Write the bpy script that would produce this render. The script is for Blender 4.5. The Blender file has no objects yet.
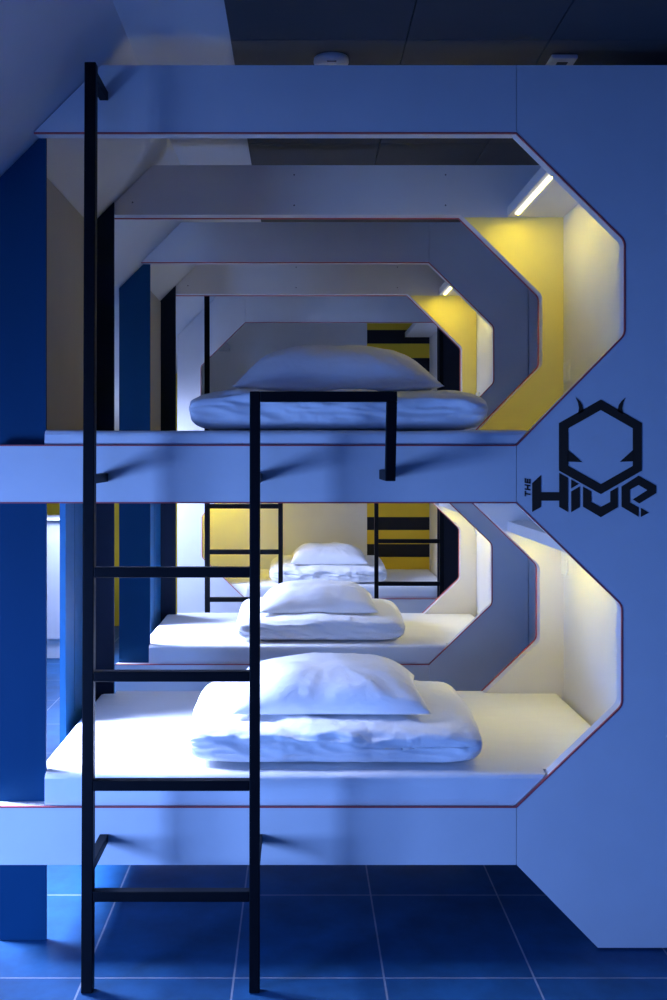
import bpy, bmesh, math, random
from mathutils import Vector, noise, Matrix
from mathutils.bvhtree import BVHTree

random.seed(7)
scene = bpy.context.scene
COL = scene.collection
PI = math.pi
F = 1019.0          # focal length in pixels
CZ = 1.266          # camera height

# ------------------------------------------------------------------ materials
def new_mat(name):
    m = bpy.data.materials.new(name)
    m.use_nodes = True
    nt = m.node_tree
    b = nt.nodes['Principled BSDF']
    return m, nt, b

def coords(nt, scale=(1, 1, 1), loc=(0, 0, 0)):
    tc = nt.nodes.new('ShaderNodeTexCoord')
    mp = nt.nodes.new('ShaderNodeMapping')
    mp.inputs['Scale'].default_value = scale
    mp.inputs['Location'].default_value = loc
    nt.links.new(tc.outputs['Object'], mp.inputs['Vector'])
    return mp.outputs['Vector']

def mottled(name, c, rough=0.5, scale=6.0, var=0.06, bump=0.0, bscale=80.0, stretch=(1, 1, 1), metallic=0.0, spec=0.5, bdist=0.002):
    m, nt, b = new_mat(name)
    v = coords(nt, stretch)
    n = nt.nodes.new('ShaderNodeTexNoise')
    n.inputs['Scale'].default_value = scale
    n.inputs['Detail'].default_value = 4
    nt.links.new(v, n.inputs['Vector'])
    r = nt.nodes.new('ShaderNodeValToRGB')
    r.color_ramp.elements[0].position = 0.3
    r.color_ramp.elements[1].position = 0.7
    r.color_ramp.elements[0].color = (c[0]*(1-var), c[1]*(1-var), c[2]*(1-var), 1)
    r.color_ramp.elements[1].color = (min(1, c[0]*(1+var)), min(1, c[1]*(1+var)), min(1, c[2]*(1+var)), 1)
    nt.links.new(n.outputs['Fac'], r.inputs['Fac'])
    nt.links.new(r.outputs['Color'], b.inputs['Base Color'])
    b.inputs['Roughness'].default_value = rough
    b.inputs['Metallic'].default_value = metallic
    b.inputs['Specular IOR Level'].default_value = spec
    if bump:
        n2 = nt.nodes.new('ShaderNodeTexNoise')
        n2.inputs['Scale'].default_value = bscale
        n2.inputs['Detail'].default_value = 5
        nt.links.new(v, n2.inputs['Vector'])
        bp = nt.nodes.new('ShaderNodeBump')
        bp.inputs['Strength'].default_value = bump
        bp.inputs['Distance'].default_value = bdist
        nt.links.new(n2.outputs['Fac'], bp.inputs['Height'])
        nt.links.new(bp.outputs['Normal'], b.inputs['Normal'])
    return m

M = {}
M['laminate'] = mottled('white_laminate', (.72, .71, .70), .45, 9, .02, .05, 220, spec=.4)
M['inner'] = mottled('inner_laminate', (.78, .77, .75), .5, 7, .02, .04, 200, spec=.3)
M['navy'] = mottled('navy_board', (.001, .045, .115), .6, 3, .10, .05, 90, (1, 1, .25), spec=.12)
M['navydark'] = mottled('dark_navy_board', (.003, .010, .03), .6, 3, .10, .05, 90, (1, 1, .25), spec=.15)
M['navylit'] = mottled('lit_navy_board', (.001, .075, .21), .5, 3, .10, .05, 90, (1, 1, .25), spec=.35)  # brighter copy of navy: the light on the lower foot board is in the colour
M['black'] = mottled('black_powder_coat', (.003, .004, .006), .5, 30, .15, .08, 400, spec=.12)
M['red'] = mottled('red_edge', (.48, .08, .08), .5, 20, .1)
M['plaster'] = mottled('plaster', (.78, .77, .75), .85, 4, .02, .10, 60, spec=.2)
M['beige'] = mottled('beige_board', (.50, .45, .38), .7, 5, .03, .05, 90, spec=.2)
M['dim'] = mottled('blue_bounce_wall', (.08, .24, .42), .85, 4, .02, .10, 60, spec=.2)  # blue chosen to tint light bounced off the unseen walls
M['board'] = mottled('grey_ceiling_board', (.085, .085, .085), .7, 5, .05, .05, 80, spec=.2)
M['yellow'] = mottled('yellow_paint', (.78, .54, .015), .6, 5, .03, .05, 90)
M['lampglow'] = mottled('painted_lamp_glow', (.84, .74, .27), .6, 5, .03, .05, 90)  # yellow lamp glow put into the colour
M['blackpaint'] = mottled('black_paint', (.012, .012, .018), .6, 5, .1, .05, 90, spec=.2)
M['logo'] = mottled('black_vinyl', (.045, .030, .020), .6, 25, .05, spec=.2)
M['plastic'] = mottled('white_plastic', (.8, .8, .78), .35, 12, .01)
M['slot'] = mottled('dark_plastic', (.05, .05, .06), .4, 12, .05)
M['sheet'] = mottled('bed_sheet', (.82, .82, .82), .85, 5, .015, .35, 9, (1, 3, 1), spec=.1, bdist=.01)
M['cushion'] = mottled('charcoal_fabric', (.05, .05, .06), .9, 60, .1, .2, 300)

def linen():
    m, nt, b = new_mat('white_linen')
    b.inputs['Base Color'].default_value = (.90, .90, .90, 1)
    b.inputs['Roughness'].default_value = .88
    b.inputs['Specular IOR Level'].default_value = .1
    v = coords(nt, (1, 1, 1))
    n = nt.nodes.new('ShaderNodeTexNoise')
    n.inputs['Scale'].default_value = 16
    n.inputs['Detail'].default_value = 4
    n.inputs['Distortion'].default_value = .3
    nt.links.new(v, n.inputs['Vector'])
    w = nt.nodes.new('ShaderNodeTexNoise')
    w.inputs['Scale'].default_value = 300
    nt.links.new(v, w.inputs['Vector'])
    b1 = nt.nodes.new('ShaderNodeBump')
    b1.inputs['Strength'].default_value = .5
    b1.inputs['Distance'].default_value = .012
    nt.links.new(n.outputs['Fac'], b1.inputs['Height'])
    b2 = nt.nodes.new('ShaderNodeBump')
    b2.inputs['Strength'].default_value = .08
    b2.inputs['Distance'].default_value = .001
    nt.links.new(w.outputs['Fac'], b2.inputs['Height'])
    nt.links.new(b1.outputs['Normal'], b2.inputs['Normal'])
    nt.links.new(b2.outputs['Normal'], b.inputs['Normal'])
    return m
M['linen'] = linen()

def tiles():
    m, nt, b = new_mat('floor_tile')
    v = coords(nt, (1, 1, 1), (.16 + .363*10, -2.462 + .463*20, 0))
    br = nt.nodes.new('ShaderNodeTexBrick')
    br.offset = 0
    br.squash = 1
    br.inputs['Scale'].default_value = 1
    br.inputs['Mortar Size'].default_value = .0026
    br.inputs['Mortar Smooth'].default_value = .2
    br.inputs['Bias'].default_value = 0
    br.inputs['Brick Width'].default_value = .363
    br.inputs['Row Height'].default_value = .463
    br.inputs['Color1'].default_value = (.006, .062, .16, 1)
    br.inputs['Color2'].default_value = (.008, .075, .19, 1)
    br.inputs['Mortar'].default_value = (.22, .24, .30, 1)
    nt.links.new(v, br.inputs['Vector'])
    n = nt.nodes.new('ShaderNodeTexNoise')
    n.inputs['Scale'].default_value = 7
    n.inputs['Detail'].default_value = 8
    n.inputs['Roughness'].default_value = .65
    nt.links.new(v, n.inputs['Vector'])
    r = nt.nodes.new('ShaderNodeValToRGB')
    r.color_ramp.elements[0].position = .3
    r.color_ramp.elements[1].position = .75
    r.color_ramp.elements[0].color = (.68, .68, .68, 1)
    r.color_ramp.elements[1].color = (1.3, 1.3, 1.3, 1)
    nt.links.new(n.outputs['Fac'], r.inputs['Fac'])
    mx = nt.nodes.new('ShaderNodeMix')
    mx.data_type = 'RGBA'
    mx.blend_type = 'MULTIPLY'
    mx.inputs['Factor'].default_value = 1
    nt.links.new(br.outputs['Color'], mx.inputs[6])
    nt.links.new(r.outputs['Color'], mx.inputs[7])
    nt.links.new(mx.outputs[2], b.inputs['Base Color'])
    b.inputs['Roughness'].default_value = .55
    b.inputs['Specular IOR Level'].default_value = .35
    bp = nt.nodes.new('ShaderNodeBump')
    bp.inputs['Strength'].default_value = .3
    bp.inputs['Distance'].default_value = .002
    bp.invert = True
    nt.links.new(br.outputs['Fac'], bp.inputs['Height'])
    nt.links.new(bp.outputs['Normal'], b.inputs['Normal'])
    return m
M['floor'] = tiles()

def led(strength):
    m, nt, b = new_mat('led_diffuser')
    e = nt.nodes.new('ShaderNodeEmission')
    e.inputs['Color'].default_value = (1, .80, .028, 1)
    e.inputs['Strength'].default_value = strength
    out = [n for n in nt.nodes if n.type == 'OUTPUT_MATERIAL'][0]
    nt.links.new(e.outputs[0], out.inputs['Surface'])
    return m
M['led'] = led(155)
M['led_low'] = led(175)
M['led_far'] = led(95)
M['diffuser'] = led(1.6)
M['diffuser'].name = 'lamp_diffuser'
for n in M['diffuser'].node_tree.nodes:
    if n.type == 'EMISSION': n.inputs['Color'].default_value = (1, .92, .72, 1)
M['off'] = mottled('led_off', (.75, .75, .72), .4, 10, .01)

def glass():
    m, nt, b = new_mat('window_glass')
    t = nt.nodes.new('ShaderNodeBsdfTransparent')
    g = nt.nodes.new('ShaderNodeBsdfGlossy')
    g.inputs['Roughness'].default_value = .02
    mx = nt.nodes.new('ShaderNodeMixShader')
    mx.inputs[0].default_value = .05
    nt.links.new(t.outputs[0], mx.inputs[1])
    nt.links.new(g.outputs[0], mx.inputs[2])
    out = [n for n in nt.nodes if n.type == 'OUTPUT_MATERIAL'][0]
    nt.links.new(mx.outputs[0], out.inputs['Surface'])
    return m
M['glass'] = glass()

# ------------------------------------------------------------------ helpers
def link(name, bm, mat, parent=None, smooth=False, bevel=0.0):
    me = bpy.data.meshes.new(name)
    bmesh.ops.recalc_face_normals(bm, faces=bm.faces)
    bm.to_mesh(me)
    bm.free()
    mats = mat if isinstance(mat, (list, tuple)) else [mat]
    for x in mats:
        me.materials.append(x)
    if smooth:
        for p in me.polygons:
            p.use_smooth = True
    o = bpy.data.objects.new(name, me)
    COL.objects.link(o)
    if parent is not None:
        o.parent = parent
        o.matrix_parent_inverse = Matrix.Translation(-Vector(parent.location))
    if bevel:
        md = o.modifiers.new('bevel', 'BEVEL')
        md.width = bevel
        md.segments = 2
        md.limit_method = 'ANGLE'
    return o

def box(bm, x0, x1, y0, y1, z0, z1, mi=0):
    vs = [bm.verts.new(p) for p in ((x0, y0, z0), (x1, y0, z0), (x1, y1, z0), (x0, y1, z0),
                                    (x0, y0, z1), (x1, y0, z1), (x1, y1, z1), (x0, y1, z1))]
    for f in ((0, 3, 2, 1), (4, 5, 6, 7), (0, 1, 5, 4), (1, 2, 6, 5), (2, 3, 7, 6), (3, 0, 4, 7)):
        fc = bm.faces.new([vs[i] for i in f])
        fc.material_index = mi

def prism(bm, pts, y0, y1, mi=0, hole=None):
    """polygon in XZ extruded along Y"""
    def ring(ps, y):
        return [bm.verts.new((p[0], y, p[1])) for p in ps]
    if hole is None:
        a, b = ring(pts, y0), ring(pts, y1)
        fa = bm.faces.new(a)
        fb = bm.faces.new(list(reversed(b)))
        fa.material_index = fb.material_index = mi
        n = len(a)
        for i in range(n):
            f = bm.faces.new((a[i], b[i], b[(i+1) % n], a[(i+1) % n]))
            f.material_index = mi
        fa.normal_update(); fb.normal_update()
        bmesh.ops.triangulate(bm, faces=[fa, fb])

def tagit(o, label=None, cat=None, group=None, kind=None):
    if label: o['label'] = label
    if cat: o['category'] = cat
    if group: o['group'] = group
    if kind: o['kind'] = kind
    return o

def empty(name, loc, label, cat, group=None):
    o = bpy.data.objects.new(name, None)
    o.location = loc
    o.empty_display_size = .1
    COL.objects.link(o)
    return tagit(o, label, cat, group)

def bx(name, mat, parent, *b, bevel=0.0):
    bm = bmesh.new()
    box(bm, *b)
    return link(name, bm, mat, parent, bevel=bevel)

def struct(name, mat, boxes):
    bm = bmesh.new()
    for b in boxes:
        box(bm, *b)
    return tagit(link(name, bm, mat), kind='structure')

def tube(bm, pts, w, up=Vector((0, 0, 1)), h=None):
    """square tube along straight segments, mitred simply by overlap"""
    h = h or w
    for a, b in zip(pts[:-1], pts[1:]):
        a, b = Vector(a), Vector(b)
        d = (b - a).normalized()
        u = up if abs(d.dot(up)) < .95 else Vector((0, 1, 0))
        s = d.cross(u).normalized() * (w/2)
        t = s.cross(d).normalized() * (h/2)
        vs = []
        for p in (a, b):
            for q in (s+t, -s+t, -s-t, s-t):
                vs.append(bm.verts.new(p + q))
        for f in ((0, 1, 2, 3), (7, 6, 5, 4), (0, 4, 5, 1), (1, 5, 6, 2), (2, 6, 7, 3), (3, 7, 4, 0)):
            bm.faces.new([vs[i] for i in f])

def rounded(pts, radii, seg=6):
    """round the corners of an open polyline"""
    out = []
    for i, p in enumerate(pts):
        r = radii.get(i, 0)
        if not r or i in (0, len(pts)-1):
            out.append(p)
            continue
        P = Vector(p); A = Vector(pts[i-1]); B = Vector(pts[i+1])
        da, db = (A-P).normalized(), (B-P).normalized()
        ang = da.angle(db)
        t = r / math.tan(ang/2)
        p0, p1 = P + da*t, P + db*t
        for k in range(seg+1):
            s = k/seg
            q = p0*(1-s)**2 + P*2*s*(1-s) + p1*s**2
            out.append((q.x, q.y))
    return out

# ------------------------------------------------------------------ dimensions
XL = -.79            # left end of rails
XS = .552            # seam
XR = .975            # outer right
TOP = 2.258
UT, UB = 2.087, 1.286
LT, LB = 1.1436, .363
BB = .2175
SLOPE = 2.77         # z = SLOPE + X
CEIL = 2.33

def up_open():   # from top seam round the right to bottom seam
    return rounded([(XS, UT), (.831, 1.812), (.831, 1.570), (XS, UB)], {1: .035, 2: .035})
def lo_open():
    return rounded([(XS, LT), (.824, .881), (.824, .623), (XS, LB)], {1: .035, 2: .035})

def band_poly(path, t=.0035):
    n = len(path)
    off = []
    for i in range(n):
        a = Vector(path[max(0, i-1)]); b = Vector(path[min(n-1, i+1)])
        d = (b-a).normalized()
        nr = Vector((d.y, -d.x))      # to the right of travel = inside of the opening
        q = Vector(path[i]) + nr*t
        off.append((q.x, q.y))
    return off

def add_band(bm, path, y0, y1, t=.0035):
    off = band_poly(path, t)
    for i in range(len(path)-1):
        quad = [path[i], path[i+1], off[i+1], off[i]]
        prism(bm, quad, y0, y1)

def mir(pts, xm):
    return [(2*xm - p[0], p[1]) for p in pts] if xm is not None else pts

def face_panels(root, y0, y1, yband, xm=None, slope=True, left_top=True):
    """rails and end panel with the two clipped openings between y0 and y1"""
    G = .0008 if yband[0] < y0 else 0.0
    xl = XL
    # top rail: cut by the roof slope on the left
    if xm is None:
        tp = [(UT - SLOPE + .004, UT), (XS - G, UT), (XS - G, TOP), (TOP - SLOPE + .004, TOP)]
        tp0 = tp[0][0]
    else:
        tp = mir([(XL, UT), (XS - G, UT), (XS - G, TOP), (XL, TOP)], xm)
        tp0 = XL
    bm = bmesh.new(); prism(bm, tp, y0, y1); link('top_rail', bm, M['laminate'], root)
    bm = bmesh.new(); prism(bm, mir([(xl, LT), (XS-G, LT), (XS-G, UB), (xl, UB)], xm), y0, y1)
    link('bed_rail', bm, M['laminate'], root)
    bm = bmesh.new(); prism(bm, mir([(xl, BB), (XS-G, BB), (XS-G, LB), (xl, LB)], xm), y0, y1)
    link('bed_rail', bm, M['laminate'], root)
    uo, lo = up_open(), lo_open()
    if xm is None:
        outer_top = [(XR, TOP), (XS+G, TOP)]
    else:
        # mirrored unit: its left end reaches the slope
        xt = 2*xm - (TOP - SLOPE + .004)
        xk = XR
        zk = SLOPE + (2*xm - XR) - .004
        outer_top = [(xk, zk), (xt, TOP), (XS+G, TOP)]
    body = outer_top + [(max(p[0], XS+G), p[1]) for p in uo] + [(max(p[0], XS+G), p[1]) for p in lo] + \
        [(XS+G, BB), (.760, .006), (XR, .006)]
    bm = bmesh.new(); prism(bm, mir(body, xm), y0, y1)
    link('end_panel', bm, M['laminate'], root)
    # red edging along the openings
    bm = bmesh.new()
    pu = [(tp0, UT)] + uo + [(xl, UB)]
    pl = [(xl, LT)] + lo + [(xl, LB)]
    for path in (pu, pl):
        off = band_poly(path)
        for i in range(len(path)-1):
            quad = [path[i], path[i+1], off[i+1], off[i]]
            prism(bm, mir(quad, xm), *yband)
    link('edge_band', bm, M['red'], root)

def shelf_with_lamp(root, x0, x1, y0, y1, z0, led_mat, lit=True, xs=None):
    z1 = z0 + .035
    s = bx('lamp_shelf', M['inner'], root, x0, x1, y0, y1, z0, z1, bevel=.0015)
    xs = xs if xs is not None else x0 + (.022 if z0 > 1.5 else .06)
    dz = .006 if z0 > 1.5 else .0022
    l = bx('light_strip', M['diffuser'], s, xs - .009, xs + .009, y0 + .28, y1 - .06, z0 - dz, z0 - .0002)
    bx('led_core', led_mat, s, xs - .0025, xs + .0025, y0 + .285, y1 - .065, z0 - dz - .0006, z0 - dz - .0001)
    return s

def fix_child(child, root):
    child.matrix_parent_inverse = Matrix.Translation(-Vector(root.location))

def switch(root, x, y, z, h=.07):
    bm = bmesh.new()
    box(bm, x-.008, x-.0003, y-.035, y+.035, z-h/2, z+h/2)
    s = link('light_switch', bm, M['plastic'], root, bevel=.002)
    b = bx('rocker', M['plastic'], s, x-.011, x-.0085, y-.018, y+.018, z-h/2+.02, z+h/2-.02)
    return s

def post(root, x0, x1, y0, y1, slope, mat):
    """navy board from the floor up to the slope / the top rail"""
    bm = bmesh.new()
    if slope:
        pts = [(x0, .002), (x1, .002), (x1, min(TOP, SLOPE + x1) - .004), (x0, min(TOP, SLOPE + x0) - .004)]
    else:
        pts = [(x0, .002), (x1, .002), (x1, TOP), (x0, TOP)]
    prism(bm, pts, y0, y1)
    return link('end_post', bm, mat, root)

def bunk(y0, y1, label, led_u, led_l, logo=False):
    root = empty('bunk_unit', (0.09, (y0+y1)/2, 0), label, 'bunk bed', 'double bunk units in line')
    T = .05
    face_panels(root, y0, y0+T, (y0-.0012, y0+.006))
    face_panels(root, y1-T, y1, (y1-.006, y1+.0012))
    a, b = y0+T, y1-T
    # decks
    for zb, zt in ((BB+.01, LB-.01), (LT+.01, UB-.01)):
        bx('bed_base', M['inner'], root, -.72, .905, a, b, zb, zt)
    # inner and outer end walls
    bx('inner_end_wall', M['inner'], root, .905, .925, a, b, LB-.02, 2.115)
    bx('outer_end_wall', M['laminate'], root, .955, .975, a, b, .006, TOP)
    shelf_with_lamp(root, .712, .9045, a, b, 2.080, led_u)
    shelf_with_lamp(root, .712, .9045, a, b, 1.001, led_l)
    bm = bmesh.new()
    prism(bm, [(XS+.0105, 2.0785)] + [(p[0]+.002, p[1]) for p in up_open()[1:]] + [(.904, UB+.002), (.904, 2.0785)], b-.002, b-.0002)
    link('lamp_glow_panel', bm, M['lampglow'], root)  # white wall coloured yellow as glow from the upper lamp
    switch(root, .905, b-.06, 1.544)
    switch(root, .905, b-.03, .905, .10)
    bx('filler_panel', M['laminate'], root, .979, 1.149, y0+.002, y0+.02, .006, TOP)
    # left posts
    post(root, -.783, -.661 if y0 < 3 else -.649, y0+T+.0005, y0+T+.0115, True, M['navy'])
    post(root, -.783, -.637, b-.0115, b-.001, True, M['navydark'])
    # head boards on the left: pale above, navy in a lit tone below with a gap at the front
    bm = bmesh.new()
    box(bm, -.731, -.713, y0+T+.014, b-.013, UB-.008, SLOPE-.725)
    link('foot_board', bm, M['beige'], root)
    bx('foot_board', M['navylit'], root, -.731, -.713, y0+.50, b-.013, LB-.008, LT)
    bx('foot_board_edging', M['navy'], root, -.7135, -.7125, y0+.62, y0+.625, LB+.09, LT-.002)
    # screw holes in the back rail
    for (sx, sz) in ((-.56, 2.215), (-.575, 2.13), (-.02, 2.225), (-.02, 2.12), (.50, 2.225), (.50, 2.12)):
        bm = bmesh.new()
        bmesh.ops.create_cone(bm, cap_ends=True, segments=10, radius1=.0028, radius2=.0028, depth=.0012,
                              matrix=Matrix.Translation((sx, y1-T-.0004, sz)) @ Matrix.Rotation(PI/2, 4, 'X'))
        link('screw', bm, M['slot'], root)
    return root

# ------------------------------------------------------------------ room shell
WX0, WX1, WY0, WY1 = -1.9, 1.15, -1.3, 7.5
DY = 1.65   # where the sloped roof begins (dormer in front of it)
struct('floor', M['floor'], [(WX0-.1, WX1+.1, WY0-.1, WY1+.1, -.1, 0)])
# opening placed in the left wall, out of view, for blue daylight (y0,y1,z0,z1)
WINS = [(.55, 1.60, .20, .95)]
bm = bmesh.new()
ZW = CEIL + .02
ys = [WY0 - .1]
y = WY0 - .1
for (a, b, c, d) in WINS:
    box(bm, WX0-.1, WX0, y, a, 0, ZW if a < DY else .95)
    box(bm, WX0-.1, WX0, a, b, 0, c)
    box(bm, WX0-.1, WX0, a, b, d, ZW if a < DY else .95)
    y = b
box(bm, WX0-.1, WX0, y, DY, 0, ZW)
box(bm, WX0-.1, WX0, DY, WY1+.1, 0, .86)
tagit(link('wall_left', bm, M['dim']), kind='structure')
for i, (a, b, c, d) in enumerate(WINS):
    bm = bmesh.new()
    t = .04
    for q in ((a, a+t, c, d), (b-t, b, c, d), (a+t, b-t, c, c+t), (a+t, b-t, d-t, d)):
        box(bm, WX0-.07, WX0-.02, q[0]+.0005, q[1]-.0005, q[2]+.0005, q[3]-.0005)
    w = tagit(link('window_%d' % (i+1), bm, M['plastic']), kind='structure')
    g = bx('window_pane', M['glass'], None, WX0-.048, WX0-.044, a+t, b-t, c+t, d-t)
    g.parent = w
# front wall (behind the camera) with a glazed opening placed out of view for blue fill
FW = (-1.75, -.55, .55, 1.75)
struct('wall_front', M['dim'], [(WX0, FW[0], WY0-.1, WY0, 0, ZW), (FW[1], WX1, WY0-.1, WY0, 0, ZW),
                                    (FW[0], FW[1], WY0-.1, WY0, 0, FW[2]), (FW[0], FW[1], WY0-.1, WY0, FW[3], ZW)])
bm = bmesh.new()
for q in ((FW[0], FW[0]+.04, FW[2], FW[3]), (FW[1]-.04, FW[1], FW[2], FW[3]), (FW[0]+.04, FW[1]-.04, FW[2], FW[2]+.04),
          (FW[0]+.04, FW[1]-.04, FW[3]-.04, FW[3])):
    box(bm, q[0]+.0005, q[1]-.0005, WY0-.07, WY0-.02, q[2]+.0005, q[3]-.0005)
w = tagit(link('window_5', bm, M['plastic']), kind='structure')
g = bx('window_pane', M['glass'], None, FW[0]+.04, FW[1]-.04, WY0-.048, WY0-.044, FW[2]+.04, FW[3]-.04)
g.parent = w
struct('wall_right', M['dim'], [(WX1, WX1+.1, WY0-.1, WY1+.1, 0, CEIL+.02)])
bm = bmesh.new()
box(bm, WX0, -.76, WY1, WY1+.1, 0, CEIL, 1)
box(bm, -.76, WX1, WY1, WY1+.1, 0, CEIL, 0)
tagit(link('wall_back', bm, [M['plaster'], M['yellow']]), kind='structure')
# ceiling: white plaster strip beside the slope, roof slope, cheek of the dormer
KX = CEIL - SLOPE
bm = bmesh.new()
box(bm, WX0-.1, WX1+.1, WY0-.1, DY, CEIL, CEIL+.1)
box(bm, KX, WX1+.1, DY, WY1+.1, CEIL, CEIL+.1)
tagit(link('ceiling', bm, M['plaster']), kind='structure')
bm = bmesh.new()
SK = [(2.72, 3.36), (4.48, 5.12), (5.62, 6.22)]     # unseen roof windows added to light the beds from the left (y ranges)
SX0, SX1 = -1.70, -1.20
def sl(x, up=0.0): return (x, SLOPE + x + up)
def slab(x0, x1, y0, y1): prism(bm, [sl(x0), sl(x1), sl(x1, .12), sl(x0, .12)], y0, y1)
slab(WX0-.1, SX0, DY, WY1+.1)
slab(SX1, KX, DY, WY1+.1)
yy = DY
for (a, b) in SK:
    slab(SX0, SX1, yy, a)
    yy = b
slab(SX0, SX1, yy, WY1+.1)
tagit(link('ceiling_slope', bm, M['plaster']), kind='structure')
for i, (a, b) in enumerate(SK):
    bm = bmesh.new()
    def fr(x0, x1, y0, y1): prism(bm, [sl(x0, .05), sl(x1, .05), sl(x1, .10), sl(x0, .10)], y0, y1)
    e = .0006
    fr(SX0+e, SX0+.03, a+e, b-e); fr(SX1-.03, SX1-e, a+e, b-e)
    fr(SX0+.03, SX1-.03, a+e, a+.03); fr(SX0+.03, SX1-.03, b-.03, b-e)
    w = tagit(link('window_%d' % (i+2), bm, M['plastic']), kind='structure')
    bm = bmesh.new()
    prism(bm, [sl(SX0+.031, .07), sl(SX1-.031, .07), sl(SX1-.031, .075), sl(SX0+.031, .075)], a+.031, b-.031)
    g = link('window_pane', bm, M['glass']); g.parent = w
bm = bmesh.new()
prism(bm, [(WX0-.1, SLOPE+WX0-.1), (KX, CEIL), (WX0-.1, CEIL)], DY-.02, DY)
tagit(link('wall_dormer', bm, M['dim']), kind='structure')
# lowered grey boards
bm = bmesh.new()
BZ0, BZ1 = 2.316, 2.3295
xs = [-.176, .27, .634, 1.0, WX1-.001]
yss = [WY0+.001, -.5, .3, 1.1, 1.85, 2.585, 3.45, 4.3, 5.15, 6.0, 6.85, WY1-.001]
for i in range(len(xs)-1):
    for j in range(len(yss)-1):
        box(bm, xs[i]+(.0015 if i else 0), xs[i+1]-.0015, yss[j]+.001, yss[j+1]-.001, BZ0, BZ1)
tagit(link('ceiling_board', bm, M['board'], bevel=.001), kind='structure')

# ------------------------------------------------------------------ bunks
b1 = bunk(2.60, 3.55, 'front white double bunk with clipped hexagonal openings and black bee logo', M['led'], M['led_low'], True)
b2 = bunk(4.36, 5.28, 'middle white double bunk seen through the openings of the front one', M['led'], M['led_low'])
XM = .106
Y3a, Y3b = 6.34, 7.30
b3 = empty('bunk_unit', (.1, 6.8, 0), 'rearmost double bunk with black and yellow striped back panel', 'bunk bed', 'double bunk units in line')
face_panels(b3, Y3a, Y3a+.05, (Y3a-.0012, Y3a+.006), xm=XM)
for zb, zt in ((BB+.01, LB-.01), (LT+.01, UB-.01)):
    bx('bed_base', M['inner'], b3, -.69, .93, Y3a+.05, Y3b-.02, zb, zt)
bx('back_panel', M['inner'], b3, -.72, .95, Y3b-.02, Y3b, .2, 2.04)
bm = bmesh.new(); prism(bm, [(-.72, 2.0405), (.95, 2.0405), (.95, TOP), (-.508, TOP), (-.72, 2.046)], Y3b-.02, Y3b)
link('back_panel', bm, M['inner'], b3)
bx('end_wall', M['inner'], b3, -.712, -.693, Y3a+.05, Y3b-.021, LB-.02, 2.04)
bx('end_wall', M['inner'], b3, .931, .95, Y3a+.05, Y3b-.021, LB-.02, 2.15)
bm = bmesh.new(); box(bm, .853, 1.02, Y3a-.012, Y3a-.002, .002, TOP); link('end_post', bm, M['blackpaint'], b3)
# shelves: right one unlit above, left ones; lower left lamp is on
s = bx('lamp_shelf', M['inner'], b3, .75, .9305, Y3a+.05, Y3b-.021, 2.10, 2.135)
s = bx('lamp_shelf', M['inner'], b3, -.6925, -.50, Y3a+.05, Y3b-.021, 2.00, 2.035)
s = bx('lamp_shelf', M['inner'], b3, -.6925, -.50, Y3a+.05, Y3b-.021, 1.001, 1.036)
l = bx('light_strip', M['led_far'], s, -.528, -.522, Y3a+.32, Y3b-.08, .995, 1.0008)
# stripes on the back panel
for (zs, ztop, zbot) in (([(2.152, 2.054), (1.952, 1.853), (1.755, 1.656), (1.557, 1.458)], 2.24, 1.34),
                         ([(.816, .723), (.623, .530)], 1.14, .4)):
    bm = bmesh.new()
    cur = ztop
    for (a, b) in zs:
        box(bm, .479, .925, Y3b-.0225, Y3b-.0202, a, cur, 0)
        box(bm, .479, .925, Y3b-.0225, Y3b-.0202, b, a, 1)
        cur = b
    box(bm, .479, .925, Y3b-.0225, Y3b-.0202, zbot, cur, 0)
    link('striped_panel', bm, [M['yellow'], M['blackpaint']], b3)

# logo on the front end panel
def lp(x, y):
    px, py = 500 + x/3.994, 390 + y/3.994
    return ((px-300)*2.6/F, CZ - (py-454)*2.6/F)
def logo_prism(bm, pts):
    prism(bm, [lp(*p) for p in pts], 2.5985, 2.5998)
lg = bmesh.new()
O = [(402, 38), (566, 132), (566, 322), (402, 416), (235, 322), (235, 132)]
# ring as quads plus the two mandibles
I = [(402, 80), (530, 153), (530, 303), (402, 376), (272, 303), (272, 153)]
for i in range(6):
    j = (i+1) % 6
    logo_prism(lg, [O[i], O[j], I[j], I[i]])
logo_prism(lg, [(532, 238), (532, 285), (478, 287)])
logo_prism(lg, [(270, 238), (270, 286), (328, 288)])
hl = [(302, 30), (318, 44), (329, 60), (334, 84), (311, 97), (315, 72), (311, 50)]
logo_prism(lg, hl)
logo_prism(lg, [(803-p[0], p[1]) for p in hl])
logo_o = link('logo', lg, M['logo'], b1)
lg = bmesh.new()
logo_prism(lg, [(128, 372), (163, 340), (163, 408), (236, 408), (236, 331), (271, 351), (271, 487), (236, 467), (236, 442), (163, 442), (163, 467), (128, 487)])
logo_prism(lg, [(284, 358), (314, 375), (284, 393)])
logo_prism(lg, [(284, 405), (318, 385), (318, 468), (284, 488)])
logo_prism(lg, [(331, 386), (364, 405), (364, 447), (402, 467), (440, 447), (440, 405), (470, 388), (470, 468), (402, 508), (331, 466)])
logo_prism(lg, [(485, 385), (553, 342), (623, 382), (623, 412), (556, 453), (530, 437), (588, 400), (553, 379), (518, 398), (518, 449), (553, 469), (553, 506), (485, 466)])
logo_prism(lg, [(562, 471), (594, 490), (562, 507)])
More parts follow.
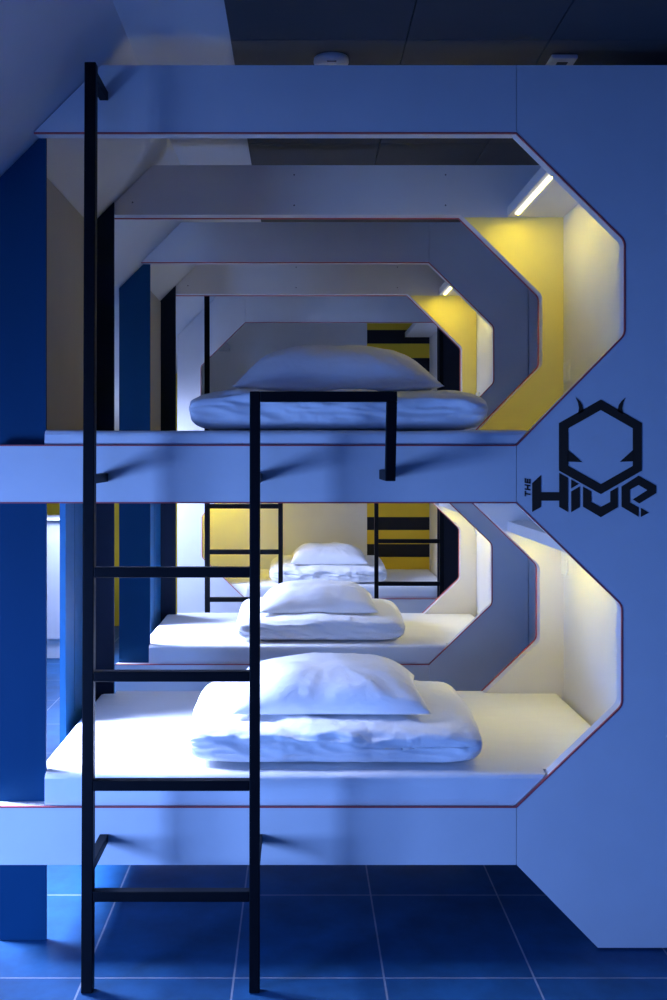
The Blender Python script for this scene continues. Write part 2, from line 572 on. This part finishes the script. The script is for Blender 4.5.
# THE, written upwards: local (u along text upwards, v away from baseline to the left)
def the(u0, u1, v0, v1, sh=0):
    # text box: baseline x=121, cap x=98 ; text starts y=428 goes up
    def q(u, v): return (121 - v*23, 428 - (u + v*.16)*24)
    logo_prism(lg, [q(u0, v0), q(u1, v0), q(u1, v1), q(u0, v1)])
for (u0, u1, v0, v1) in ((0, .9, .8, 1), (.34, .56, 0, .8),
                         (1.1, 1.32, 0, 1), (1.78, 2.0, 0, 1), (1.32, 1.78, .4, .6),
                         (2.22, 2.44, 0, 1), (2.44, 3.0, 0, .2), (2.44, 2.95, .4, .6), (2.44, 3.0, .8, 1)):
    the(u0, u1, v0, v1)
link('lettering', lg, M['logo'], b1)

# ------------------------------------------------------------------ mattresses
def mattress(y0, y1, z0, z1, x0, x1, clamps, extra, label, group='mattresses in the bunks'):
    """clamps: (ylo, yhi, xlo, xhi) limits of x for rows inside ylo..yhi; extra: additional grid rows"""
    bm = bmesh.new()
    nx = 64
    r = .016
    ys = [y0 + r + (y1-y0-2*r)*k/30 for k in range(31)]
    ys = sorted([y for y in ys if all(abs(y-e) > .006 for e in extra)] + [e for e in extra if y0+r < e < y1-r])
    ny = len(ys)-1
    def C(x, y, z=z1):
        for (a, b, lo, hi) in clamps:
            if a <= y <= b:
                x = min(max(x, lo), hi if hi != 'diag' else .5475 + (z - z0)*(1.03 if z0 < 1 else .97))
        return x
    def w(x, y): return .0022*noise.noise(Vector((x*5, y*9, z0*3))) + .0012*noise.noise(Vector((x*22, y*7, 1.3)))
    base = [[(x0 + r + (x1-x0-2*r)*i/nx, ys[j]) for j in range(ny+1)] for i in range(nx+1)]
    top = [[bm.verts.new((C(x, y), y, z1 + w(x, y))) for (x, y) in row] for row in base]
    for i in range(nx):
        for j in range(ny):
            bm.faces.new((top[i][j], top[i+1][j], top[i+1][j+1], top[i][j+1]))
    loop = [(i, 0) for i in range(nx)] + [(nx, j) for j in range(ny)] + [(i, ny) for i in range(nx, 0, -1)] + [(0, j) for j in range(ny, 0, -1)]
    prev = [top[i][j] for i, j in loop]
    H = z1-z0
    for k, (off, z) in enumerate(((.6, z1-r*.15), (1, z1-r*.7), (1, z1-H*.45), (1, z1-H*.75), (1, z0+.003), (.8, z0))):
        ring = []
        for (i, j) in loop:
            x, y = base[i][j]
            x += (-r if i == 0 else r if i == nx else 0)*off
            y += (-r if j == 0 else r if j == ny else 0)*off
            if k in (2, 3) and j == 0:
                y -= .0022*max(0, ridge(Vector((x*9+z*30, z*12, 2+k*.3)))-.3)
            ring.append(bm.verts.new((C(x, y, z), y, z)))
        n = len(ring)
        for q in range(n):
            bm.faces.new((prev[q], prev[(q+1) % n], ring[(q+1) % n], ring[q]))
        prev = ring
    bm.faces.new(prev)
    bmesh.ops.remove_doubles(bm, verts=bm.verts, dist=.00005)
    o = link('mattress', bm, M['sheet'], smooth=True)
    for p in o.data.polygons:
        if (p.center.y < y0+.062 or p.center.y > y1-.062) and (p.center.x > .52 or p.center.x < -.6) and x1 < .9:
            p.use_smooth = False
    return tagit(o, label, 'mattress', group)

def ridge(v):
    return 1 - abs(noise.noise(v))*2

def unit_mattress(y0, y1, lb, label):
    xl = -.648 if y0 > 3 else -.654
    ex = [y0+.0523, y0+.0628, y0+.0670, y1-.0670, y1-.0640, y1-.0580, y1-.0535]
    cl = [(0, y0+.0630, xl, 9), (0, y0+.0525, -9, 'diag'), (y1-.0642, 99, -.632, 9), (y1-.0536, 99, -9, 'diag')]
    mattress(y0+.009, y1-.009, lb+.0015, lb+.083 if lb < 1 else lb+.0405, -.705 if lb > 1 else -.685, .885, cl, ex, label)
unit_mattress(2.60, 3.55, LB, 'white sheeted mattress on the lower bed of the front bunk')
unit_mattress(2.60, 3.55, UB, 'white sheeted mattress on the upper bed of the front bunk')
unit_mattress(4.36, 5.28, LB, 'white sheeted mattress on the lower bed of the middle bunk')
unit_mattress(4.36, 5.28, UB, 'white mattress on the upper bed of the middle bunk, mostly hidden')
for lb, lab in ((LB, 'white sheeted mattress on the lower bed of the rearmost bunk'), (UB, 'white mattress on the upper bed of the rearmost bunk, mostly hidden')):
    mattress(Y3a+.009, 7.27, lb+.0015, lb+.083 if lb < 1 else lb+.0405, -.685, .92, [(0, Y3a+.0525, -.333, 9)], [Y3a+.0523, Y3a+.06], lab)

# ------------------------------------------------------------------ bedding
def duvet(cx, y0, z0, wx, dy, h, seed, label, back=.026, rot=0.0):
    """folded duvet: a soft rounded slab, puffier towards the back"""
    bm = bmesh.new()
    NU, NV = 120, 96        # around x, around section
    sv = Vector((seed*3.7, seed*1.3, seed*7.1))
    rings = []
    hx = wx/2
    for i in range(NU+1):
        s = i/NU*2-1                       # -1..1 along x
        s_ = math.copysign(abs(s)**.9, s)
        # end rounding: superellipse
        e = max(0.0, 1 - abs(s)**12)**.40
        ring = []
        for j in range(NV):
            a = 2*PI*j/NV
            c, sn = math.cos(a), math.sin(a)
            n = 4.2 + 2.8*min(1, max(0, .5-sn))
            rr = (abs(c)**n + abs(sn)**n)**(-1/n)
            yy = rr*c                      # -1..1 depth
            zz = rr*sn                     # -1..1 height
            Y = dy/2*yy*(.90 + .10*e)
            Zh = h/2*zz*e
            X = hx*s
            # end bulge in plan
            X *= 1 - .03*(abs(yy)**3) + .012*noise.noise(Vector((yy*2.5, zz, s*.5))+sv)
            # fold at the front: slight waist in the middle of thickness
            t = (yy+1)/2
            zt = Zh
            if zz > 0:
                zt += back*max(0, math.sin((t-.30)/.70*PI*.95))*e*(zz**1.25)*(.7+.5*noise.noise(Vector((s*1.6, t, 0))+sv)) if t > .30 else 0
                zt += .013*noise.noise(Vector((X*4.5, Y*4.5, 0))+sv)*e
            p = Vector((X, Y, zt))
            # wrinkles
            wv = Vector((X*7+Y*3, Y*4+zz*.8, zz*1.2))+sv
            front = max(0, -yy)**3
            wr = .0075*noise.noise(wv*1.1) + (.004+.004*front)*(ridge(wv*1.7+Vector((zz*.8, 0, 0)))-.4) + .0016*ridge(wv*4.5) - .004
            nrm = Vector((0.25*s, yy*abs(yy), zz)).normalized()
            q = min(1, max(0, (zz+1)/.5))
            p += nrm*wr*e*q*q*(3-2*q)
            p.z = max(p.z, -h/2*(.97))
            ring.append(bm.verts.new((p.x, p.y, p.z + h/2)))
        rings.append(ring)
    for i in range(NU):
        for j in range(NV):
            bm.faces.new((rings[i][j], rings[i+1][j], rings[i+1][(j+1) % NV], rings[i][(j+1) % NV]))
    bm.faces.new(rings[0]); bm.faces.new(list(reversed(rings[-1])))
    bmesh.ops.remove_doubles(bm, verts=bm.verts, dist=.0004)
    zmin = min(v.co.z for v in bm.verts)
    bmesh.ops.translate(bm, verts=bm.verts, vec=(0, 0, -zmin))
    o = link('folded_duvet', bm, M['linen'], smooth=True)
    o.location = (cx, y0+dy/2, z0)
    o.rotation_euler = (0, 0, rot)
    return tagit(o, label, 'duvet', 'folded duvets on the beds')

def pillow(on, cx, cy, z0, wx, dy, h, seed, label, tilt=0.0, rot=0.0, power=.62):
    bm = bmesh.new()
    N, Mv = 72, 56
    sv = Vector((seed*5.1, seed*2.9, seed*1.7))
    def surf(u, v, side):
        # outline with pulled-out corners
        x = wx/2*u*(1 - .07*(1-v*v)*abs(u)**3)
        y = dy/2*v*(1 - .08*(1-u*u)*abs(v)**3)
        t = max(0, 1-abs(u)**2.9)**power * max(0, 1-abs(v)**2.5)**power
        if side > 0:
            z = h*.86*t
            z += .014*t*noise.noise(Vector((u*2, v*2, 0))+sv)
            edge = 1-t
            d = Vector((u, v, 0))
            ang = math.atan2(v, u)
            rad = math.hypot(u, v)
            wr = (ridge(Vector((ang*4.0, rad*1.1, 3))+sv)-.4)*.0045*min(1, rad*1.1)*(1-rad*.3) + noise.noise(Vector((u*2.6, v*2.6, 1))+sv)*.006 + ridge(Vector((u*5+v*4, v*6, 1))+sv)*.0012
            z += wr*min(1, t*2.5)
        else:
            z = -h*.16*t
        return (x, y, z)
    top = [[bm.verts.new(surf(i/N*2-1, j/Mv*2-1, 1)) for j in range(Mv+1)] for i in range(N+1)]
    bot = [[top[i][j] if i in (0, N) or j in (0, Mv) else bm.verts.new(surf(i/N*2-1, j/Mv*2-1, -1)) for j in range(Mv+1)] for i in range(N+1)]
    for i in range(N):
        for j in range(Mv):
            bm.faces.new((top[i][j], top[i+1][j], top[i+1][j+1], top[i][j+1]))
            bm.faces.new((bot[i][j], bot[i][j+1], bot[i+1][j+1], bot[i+1][j]))
    mat = Matrix.Translation((cx, cy, z0)) @ Matrix.Rotation(rot, 4, 'Z') @ Matrix.Rotation(tilt, 4, 'X')
    inv = mat.inverted()
    dv = bpy.data.objects[on]
    tree = BVHTree.FromPolygons([dv.matrix_basis @ v.co for v in dv.data.vertices], [p.vertices[:] for p in dv.data.polygons])
    tops = {v for r in top for v in r}
    for v in bm.verts:
        p = mat @ v.co
        hit = tree.ray_cast(Vector((p.x, p.y, z0+.6)), Vector((0, 0, -1)))[0]
        if hit is not None:
            need = hit.z + (.006 if v in tops else .003)
            if p.z < need:
                p.z = need
                v.co = inv @ p
    o = link('pillow', bm, M['linen'], smooth=True)
    o.location = (cx, cy, z0)
    o.rotation_euler = (tilt, 0, rot)
    return tagit(o, label, 'pillow', 'pillows on the folded duvets')

# upper bed, front bunk
def bed_set(dv, pl):
    d = duvet(*dv[0], **dv[1])
    pillow(d.name, *pl[0], **pl[1])
bed_set(((.103, 2.665, 1.3315, .815, .60, .112, 1, 'white folded duvet on the upper bed of the front bunk'), dict(back=.010)),
        ((.105, 3.00, 1.452, .585, .42, .150, 12, 'plump white pillow on top of the upper bed duvet, front bunk'), dict(power=.62)))
# lower beds
bed_set(((.093, 2.652, .4515, .80, .66, .108, 3, 'white folded duvet on the lower bed of the front bunk'), {}),
        ((.085, 2.95, .572, .54, .42, .118, 4, 'white pillow on the lower bed duvet of the front bunk'), dict(tilt=.03, power=.5)))
bed_set(((.09, 4.415, .4515, .755, .66, .108, 5, 'white folded duvet on the lower bed of the middle bunk'), {}),
        ((.085, 4.70, .572, .53, .42, .118, 6, 'white pillow on the lower bed duvet of the middle bunk'), dict(tilt=.03, power=.5)))
bed_set(((.18, 6.40, .4515, .76, .66, .108, 7, 'white folded duvet on the lower bed of the rearmost bunk'), {}),
        ((.187, 6.70, .572, .50, .42, .125, 8, 'white pillow on the lower bed duvet of the rearmost bunk'), dict(tilt=.03, power=.5)))

# ------------------------------------------------------------------ ladders
def ladder(xt, dirx, yp, sgn, label, top_z=2.20):
    """xt: x of the tall rail; dirx: +1 the short rail lies towards +x; yp: face of the bunk; sgn: side the ladder stands (-1 = nearer the camera)"""
    W = .0245
    root = empty('bunk_ladder', (xt + dirx*.196, yp + sgn*.19, 0), label, 'ladder', 'black steel ladders of the bunks')
    def Y(z): return yp + sgn*(.200 - .04*z/2.2)
    xs = xt + dirx*.393
    xg = xt + dirx*.718
    def part(name, segs, w=W):
        bm = bmesh.new()
        for s in segs:
            tube(bm, s, w)
        return link(name, bm, M['black'], root, bevel=.0018)
    part('tall_rail', [[(xt, Y(0), .0015), (xt, Y(top_z), top_z)]], .027)
    zt = 1.402
    part('short_rail', [[(xs, Y(0), .0015), (xs, Y(zt), zt + W/2)]])
    part('guard_rail', [[(xs + dirx*W*.5, Y(zt), zt), (xg + dirx*W/2, Y(zt), zt)], [(xg, Y(zt), zt-W*.5), (xg - dirx*.004, Y(1.2), 1.205)],
                        [(xg - dirx*.004, Y(1.2) + sgn*.012, 1.214), (xg - dirx*.004, yp + sgn*.0015, 1.214)]])
    for z in (.226, .485, .741, .986):
        part('rung', [[(xt + dirx*.0135, Y(z), z), (xs - dirx*W/2, Y(z), z)]])
    for (x, z) in ((xt, .286), (xs, .286), (xt, 1.206), (xs, 1.206), (xt, top_z-.022)):
        part('wall_bracket', [[(x, Y(z)-sgn*.013, z), (x, yp + sgn*.0015, z)]], .022)
    return root
ladder(-.500, 1, 2.60, -1, 'black steel ladder standing on the tiles in front of the front bunk')
ladder(-.497, 1, 5.28, 1, 'black steel ladder behind the middle bunk, seen in front of yellow light')
ladder(.853, -1, 6.3265, -1, 'black steel ladder in front of the yellow and black stripes')

# ------------------------------------------------------------------ ceiling devices
bm = bmesh.new()
prof = [(.046, 0), (.047, .010), (.042, .020), (.030, .026), (.016, .028), (0, .028)]
seg = 40
rows = []
for (r, h) in prof[:-1]:
    rows.append([bm.verts.new((r*math.cos(2*PI*k/seg), r*math.sin(2*PI*k/seg), -h)) for k in range(seg)])
c = bm.verts.new((0, 0, -.028))
for a, b in zip(rows[:-1], rows[1:]):
    for k in range(seg):
        bm.faces.new((a[k], a[(k+1) % seg], b[(k+1) % seg], b[k]))
for k in range(seg):
    bm.faces.new((rows[-1][k], rows[-1][(k+1) % seg], c))
bm.faces.new(rows[0])
sd = empty('smoke_detector', (.083, 2.705, BZ0-.0005), 'round white smoke detector on the grey ceiling boards', 'smoke detector')
o = link('housing', bm, M['plastic'], smooth=True); o.parent = sd
bm = bmesh.new(); box(bm, -.012, .012, -.040, -.034, -.0225, -.0165)
o = link('vent_slot', bm, M['slot']); o.parent = sd
sd2 = empty('ceiling_sensor', (.695, 2.715, BZ0-.0005), 'small rectangular white sensor on the grey ceiling boards', 'sensor')
bm = bmesh.new(); box(bm, -.035, .035, -.042, .042, -.012, 0)
o = link('housing', bm, M['plastic'], bevel=.004); o.parent = sd2
bm = bmesh.new(); box(bm, -.014, .014, -.018, .002, -.0135, -.0122)
o = link('sensor_window', bm, M['slot']); o.parent = sd2

# ------------------------------------------------------------------ low cupboard by the back left
cb = empty('low_cupboard', (-1.6, 6.5, 0), 'low white cupboard against the left wall behind the bunks', 'cupboard')
def cpart(name, mat, *b, bevel=.002):
    bm = bmesh.new(); box(bm, *b)
    return link(name, bm, mat, cb, bevel=bevel)
cpart('plinth', M['plastic'], -1.88, -1.30, 6.30, 6.70, .002, .115)
cpart('body', M['laminate'], -1.89, -1.29, 6.30, 6.72, .116, .855)
cpart('worktop', M['laminate'], -1.895, -1.28, 6.26, 6.73, .856, .864)
cpart('door', M['laminate'], -1.885, -1.592, 6.281, 6.299, .125, .85)
cpart('door', M['laminate'], -1.588, -1.295, 6.281, 6.299, .125, .85)

# ------------------------------------------------------------------ lights
BLUE = (.18, .36, 1.0)
def area(name, loc, rot, sx, sy, power, color):
    l = bpy.data.lights.new(name, 'AREA')
    l.shape = 'RECTANGLE'
    l.size = sx; l.size_y = sy
    l.energy = power
    l.color = color
    o = bpy.data.objects.new(name, l)
    o.location = loc
    o.rotation_euler = rot
    COL.objects.link(o)
    return o
RX = (0, -PI/2, 0)      # faces +X
def window_light(i, power, color, tilt=0.0, spread=180):
    a, b, c, d = WINS[i]
    o = area('daylight', (WX0-.13, (a+b)/2, (c+d)/2), (0, -PI/2 + math.radians(tilt), 0), d-c, b-a, power, color)
    o.data.spread = math.radians(spread)
    return o
DAY = (.46, .57, 1.0)
o = window_light(0, 43, BLUE, 18, 112)
o.rotation_euler = Vector((1.45, 1.45, -.45)).to_track_quat('-Z', 'Y').to_euler()
o.data.size = .7; o.data.size_y = .75
for (a, b), P, SP in zip(SK, (58, 55, 90), (66, 70, 150)):  # added light through the unseen roof windows, narrowed and aimed
    mx = (SX0+SX1)/2
    area('daylight', (mx-.10, (a+b)/2, SLOPE+mx+.16), (0, -math.radians(37 if SP < 100 else 45), 0), .66, b-a-.02, P, DAY).data.spread = math.radians(SP)
area('daylight', ((FW[0]+FW[1])/2, WY0-.13, (FW[2]+FW[3])/2), (PI/2, 0, 0), 1.2, 1.2, 17, (.08, .22, 1))  # blue fill from the unseen opening behind the camera

w = bpy.data.worlds.new('World')
scene.world = w
w.use_nodes = True
bg = w.node_tree.nodes['Background']
bg.inputs['Color'].default_value = (.17, .30, 1.0, 1)
bg.inputs['Strength'].default_value = .1

# ------------------------------------------------------------------ camera
cam = bpy.data.cameras.new('camera')
cam.sensor_fit = 'VERTICAL'
cam.sensor_height = 36
cam.sensor_width = 24
cam.lens = 36*F/1000
cam.shift_x = (333.5-300)/1000
cam.shift_y = -(500-454)/1000
cam.clip_start = .05
co = bpy.data.objects.new('camera', cam)
co.location = (0, 0, CZ)
co.rotation_euler = (PI/2, 0, 0)
COL.objects.link(co)
scene.camera = co

scene.view_settings.view_transform = 'Standard'
scene.view_settings.look = 'None'
scene.view_settings.gamma = 1
scene.view_settings.exposure = 0
scene.view_settings.use_curve_mapping = False
try:
    scene.cycles.use_denoising = True
    scene.cycles.denoiser = 'OPENIMAGEDENOISE'
    scene.cycles.max_bounces = 12
    scene.cycles.diffuse_bounces = 8
    scene.cycles.transparent_max_bounces = 8
    scene.cycles.sample_clamp_indirect = 8
except Exception:
    pass
